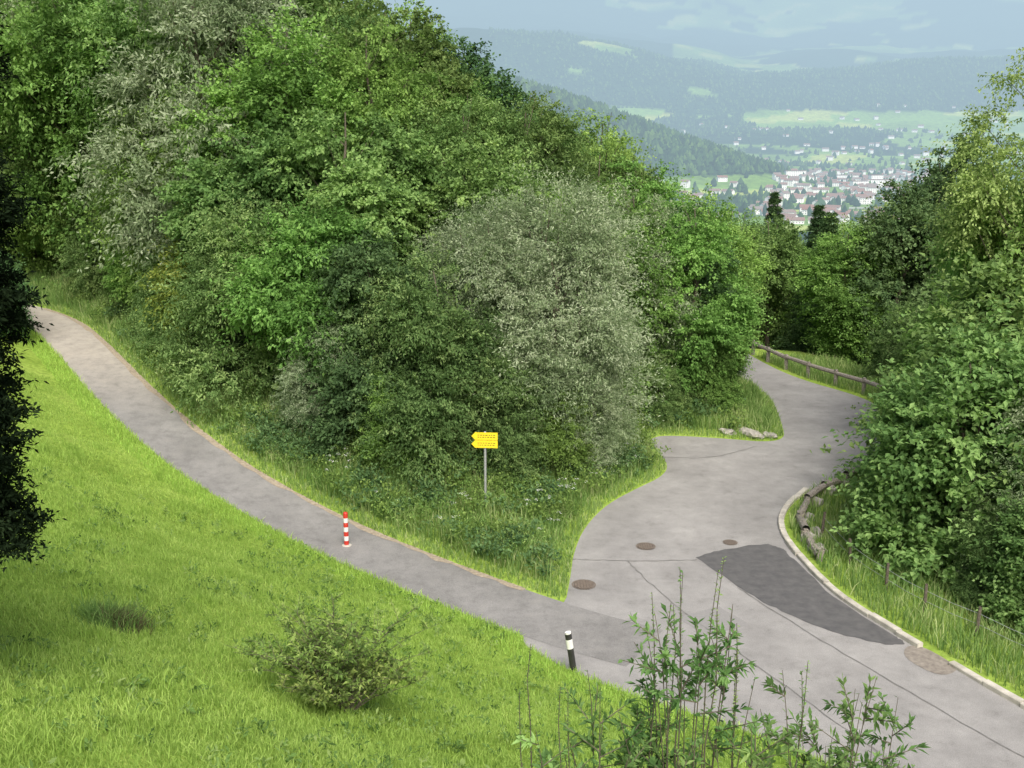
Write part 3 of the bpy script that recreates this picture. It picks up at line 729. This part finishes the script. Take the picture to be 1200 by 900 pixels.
stem_shrub('young_shrub',-2.5,15.2,30,1.15,1.3,.11,.045,L_brz,30,minh=.6)

# ------------------------------------------------------------------ grasses
def blades(name,x,y,hmin,hmax,w,mat,lean=.5,tb=.5,tv=.2,tn=None):
    z=H(x,y);n=len(x);h=rng.uniform(hmin,hmax,n);a=rng.random(n)*6.283;b=rng.random(n)*6.283
    wx=np.cos(a)*w*rng.uniform(.6,1.3,n)*.5;wy=np.sin(a)*w*.5
    l=h*lean*rng.random(n)
    P0=np.c_[x-wx,y-wy,z-.02];P1=np.c_[x+wx,y+wy,z-.02]
    mx=x+np.cos(b)*l*.35;my=y+np.sin(b)*l*.35
    P2=np.c_[mx+wx*.7,my+wy*.7,z+h*.6];P3=np.c_[mx-wx*.7,my-wy*.7,z+h*.6]
    T=np.c_[x+np.cos(b)*l,y+np.sin(b)*l,z+h]
    V=np.stack([P0,P1,P2,P3,T],1).reshape(-1,3)
    i=np.arange(n)*5
    F=np.vstack([np.c_[i,i+1,i+2],np.c_[i,i+2,i+3],np.c_[i+3,i+2,i+4]])
    t=rng.normal(tb,tv,n) if tn is None else tn+rng.normal(0,tv,n)
    return addobj(name,mesh_np(name,V,F,[mat],tint=np.repeat(np.clip(t,0,1),5)))
def cand(n,x0,x1,y0,y1):
    return rng.uniform(x0,x1,n),rng.uniform(y0,y1,n)
n=620000
r=rng.uniform(6.5,44,n);a=rng.uniform(-.56,.42,n);x=r*np.sin(a);y=r*np.cos(a)
D,_=paved(x,y);nb,_h2=region(x,y);k=nb&(D>.02)&(D<30)
x,y,r,D=x[k],y[k],r[k],D[k]
pt=fbm(x/1.4,y/1.4,60)
k=rng.random(len(x))<np.clip(.25+pt,0,1);x,y,pt,D=x[k],y[k],pt[k],D[k]
blades('meadow_grass',x,y,.04,.13,.017,G_blade,1.1,tn=-.05+.6*fbm(x/.7,y/.7,70)+.65*fbm(x/3.0,y/3.0,71),tv=.16)
cx,cy=cand(420,-14,6,9,34);k=region(cx,cy)[0]&(paved(cx,cy)[0]>.3);cx,cy=cx[k],cy[k]
x=np.repeat(cx,60)+rng.normal(0,.12,len(cx)*60);y=np.repeat(cy,60)+rng.normal(0,.12,len(cx)*60)
blades('grass_tufts',x,y,.1,.26,.016,G_blade,.9,tb=.3)
cx,cy=cand(2200,-13,5,8,30);k=region(cx,cy)[0]&(paved(cx,cy)[0]>.3)&(fbm(cx/2,cy/2,77)>.42);cx,cy=cx[k],cy[k]
ac=Acc();S=np.c_[cx,cy,H(cx,cy)+.02];sprays(ac,S,unit(rdir(len(cx))*[1,1,.2]+[0,0,.7]),rng.uniform(.08,.22,len(cx)),12,.11,.04,0,.1,.9,spread=.35)
addobj('meadow_weeds',ac.mesh('meadow_weeds',[L_weed]))
x=-6.4+rng.normal(0,.14,700);y=16.6+rng.normal(0,.16,700);blades('dry_grass_tuft',x,y,.12,.42,.016,G_dry,1.3)
x=-6.6+rng.normal(0,.24,1300);y=16.7+rng.normal(0,.24,1300);blades('weedy_tuft',x,y,.12,.42,.016,G_tall,1.1,tb=.2)
x,y=cand(1100000,-26,20,19,56);D,_=paved(x,y);nb,hb=region(x,y)
v=hb&(D>.03)&(D<3.6)&(rng.random(len(x))<np.exp(-D*.35)*.55)
x1,y1=x[v],y[v];D1=D[v]
kk=D1<.5
blades('verge_grass',x1[kk],y1[kk],.08,.28,.024,G_tall,.8,tb=.5)
blades('verge_grass',x1[~kk],y1[~kk],.2,.7,.032,G_tall,.6,tn=-.05+1.05*fbm(x1[~kk]/.8,y1[~kk]/.8,80))
v=(~hb)&(~nb)&(D>.2)&(D<5)&(rng.random(len(x))<.3)
blades('verge_grass',x[v],y[v],.15,.5,.027,G_tall,.7,tn=.05+.85*fbm(x[v]/.8,y[v]/.8,81))
v=nb&(D>-.06)&(D<.9)&(rng.random(len(x))<.5)
blades('verge_grass',x[v],y[v],.06,.22,.02,G_blade,.9,tb=.35)
x,y=cand(30000,-24,9,26,50);D,_=paved(x,y);hb=region(x,y)[1];v=hb&(D>.5)&(D<3.8)&(fbm(x/1.1,y/1.1,90)>.45);x,y=x[v],y[v]
for i,(mt,ll,lw) in enumerate(((L_bright,.13,.07),(L_weed,.10,.035),(L_dark,.15,.08))):
    s=fbm(x/.7,y/.7,95);lo,hi=[(0,.43),(.43,.53),(.53,2)][i];k=(s>=lo)&(s<hi);xa,ya=x[k],y[k]
    ac=Acc();z=H(xa,ya);S=np.c_[xa,ya,z+rng.uniform(.05,.45,len(xa))];D_=unit(rdir(len(xa))*[1,1,.3]+[0,0,.9])
    sprays(ac,S,D_,rng.uniform(.3,.75,len(xa)),16,ll,lw,0,.1,1.0,spread=.22)
    addobj('verge_weeds',ac.mesh('verge_weeds',[mt]))
x,y=cand(900,-6,4.5,29,38);D,_=paved(x,y);hb=region(x,y)[1];v=hb&(D>.5)&(D<2.6)&(fbm(x/.9,y/.9,99)>.5);x,y=x[v][:60],y[v][:60]
ac=Acc()
for a_,b_ in zip(x,y):
    z=g1(a_,b_);hh=random.uniform(.6,.95);V,F=tube([(a_,b_,z),(a_+.03,b_,z+hh)],[.006,.004],4);ac.add(V,F,1)
    P=np.array([a_+.03,b_,z+hh])+rng.normal(size=(9,3))*[.045,.045,.012];V,F=leafquads(P,rdir(9)*[1,1,.1],np.tile([0,0,1.],(9,1)),np.full(9,.035),np.full(9,.03));ac.add(V,F,0)
addobj('wild_flowers',ac.mesh('wild_flowers',[M_white,L_weed]))

# ------------------------------------------------------------------ light / world / camera
SE,SA=50,168
w=bpy.data.worlds.new('World');sc.world=w;w.use_nodes=True;nt=w.node_tree
bg=nt.nodes['Background'];sk=nt.nodes.new('ShaderNodeTexSky');sk.sky_type='NISHITA';sk.sun_disc=False
sk.sun_elevation=math.radians(SE);sk.sun_rotation=math.radians(SA);sk.dust_density=6;sk.air_density=1;sk.ozone_density=1
nt.links.new(sk.outputs[0],bg.inputs[0]);bg.inputs[1].default_value=.15
sl=bpy.data.lights.new('sun','SUN');sl.energy=3.9;sl.angle=math.radians(38);sl.color=(1,.965,.90)
so=bpy.data.objects.new('sun',sl);col.objects.link(so)
el,azr=math.radians(SE),math.radians(SA)
dv=Vector((math.sin(azr)*math.cos(el),math.cos(azr)*math.cos(el),math.sin(el)))
so.rotation_euler=dv.to_track_quat('Z','Y').to_euler();so.location=(0,0,60)
cam=bpy.data.cameras.new('camera');co=bpy.data.objects.new('camera',cam);col.objects.link(co)
co.location=(0,0,12.5);co.rotation_euler=(math.radians(90-14),0,0);cam.sensor_width=36;cam.lens=36*1287/1200;cam.clip_end=40000;cam.clip_start=.1
sc.camera=co
sc.view_settings.view_transform='Standard';sc.view_settings.look='None';sc.view_settings.exposure=0
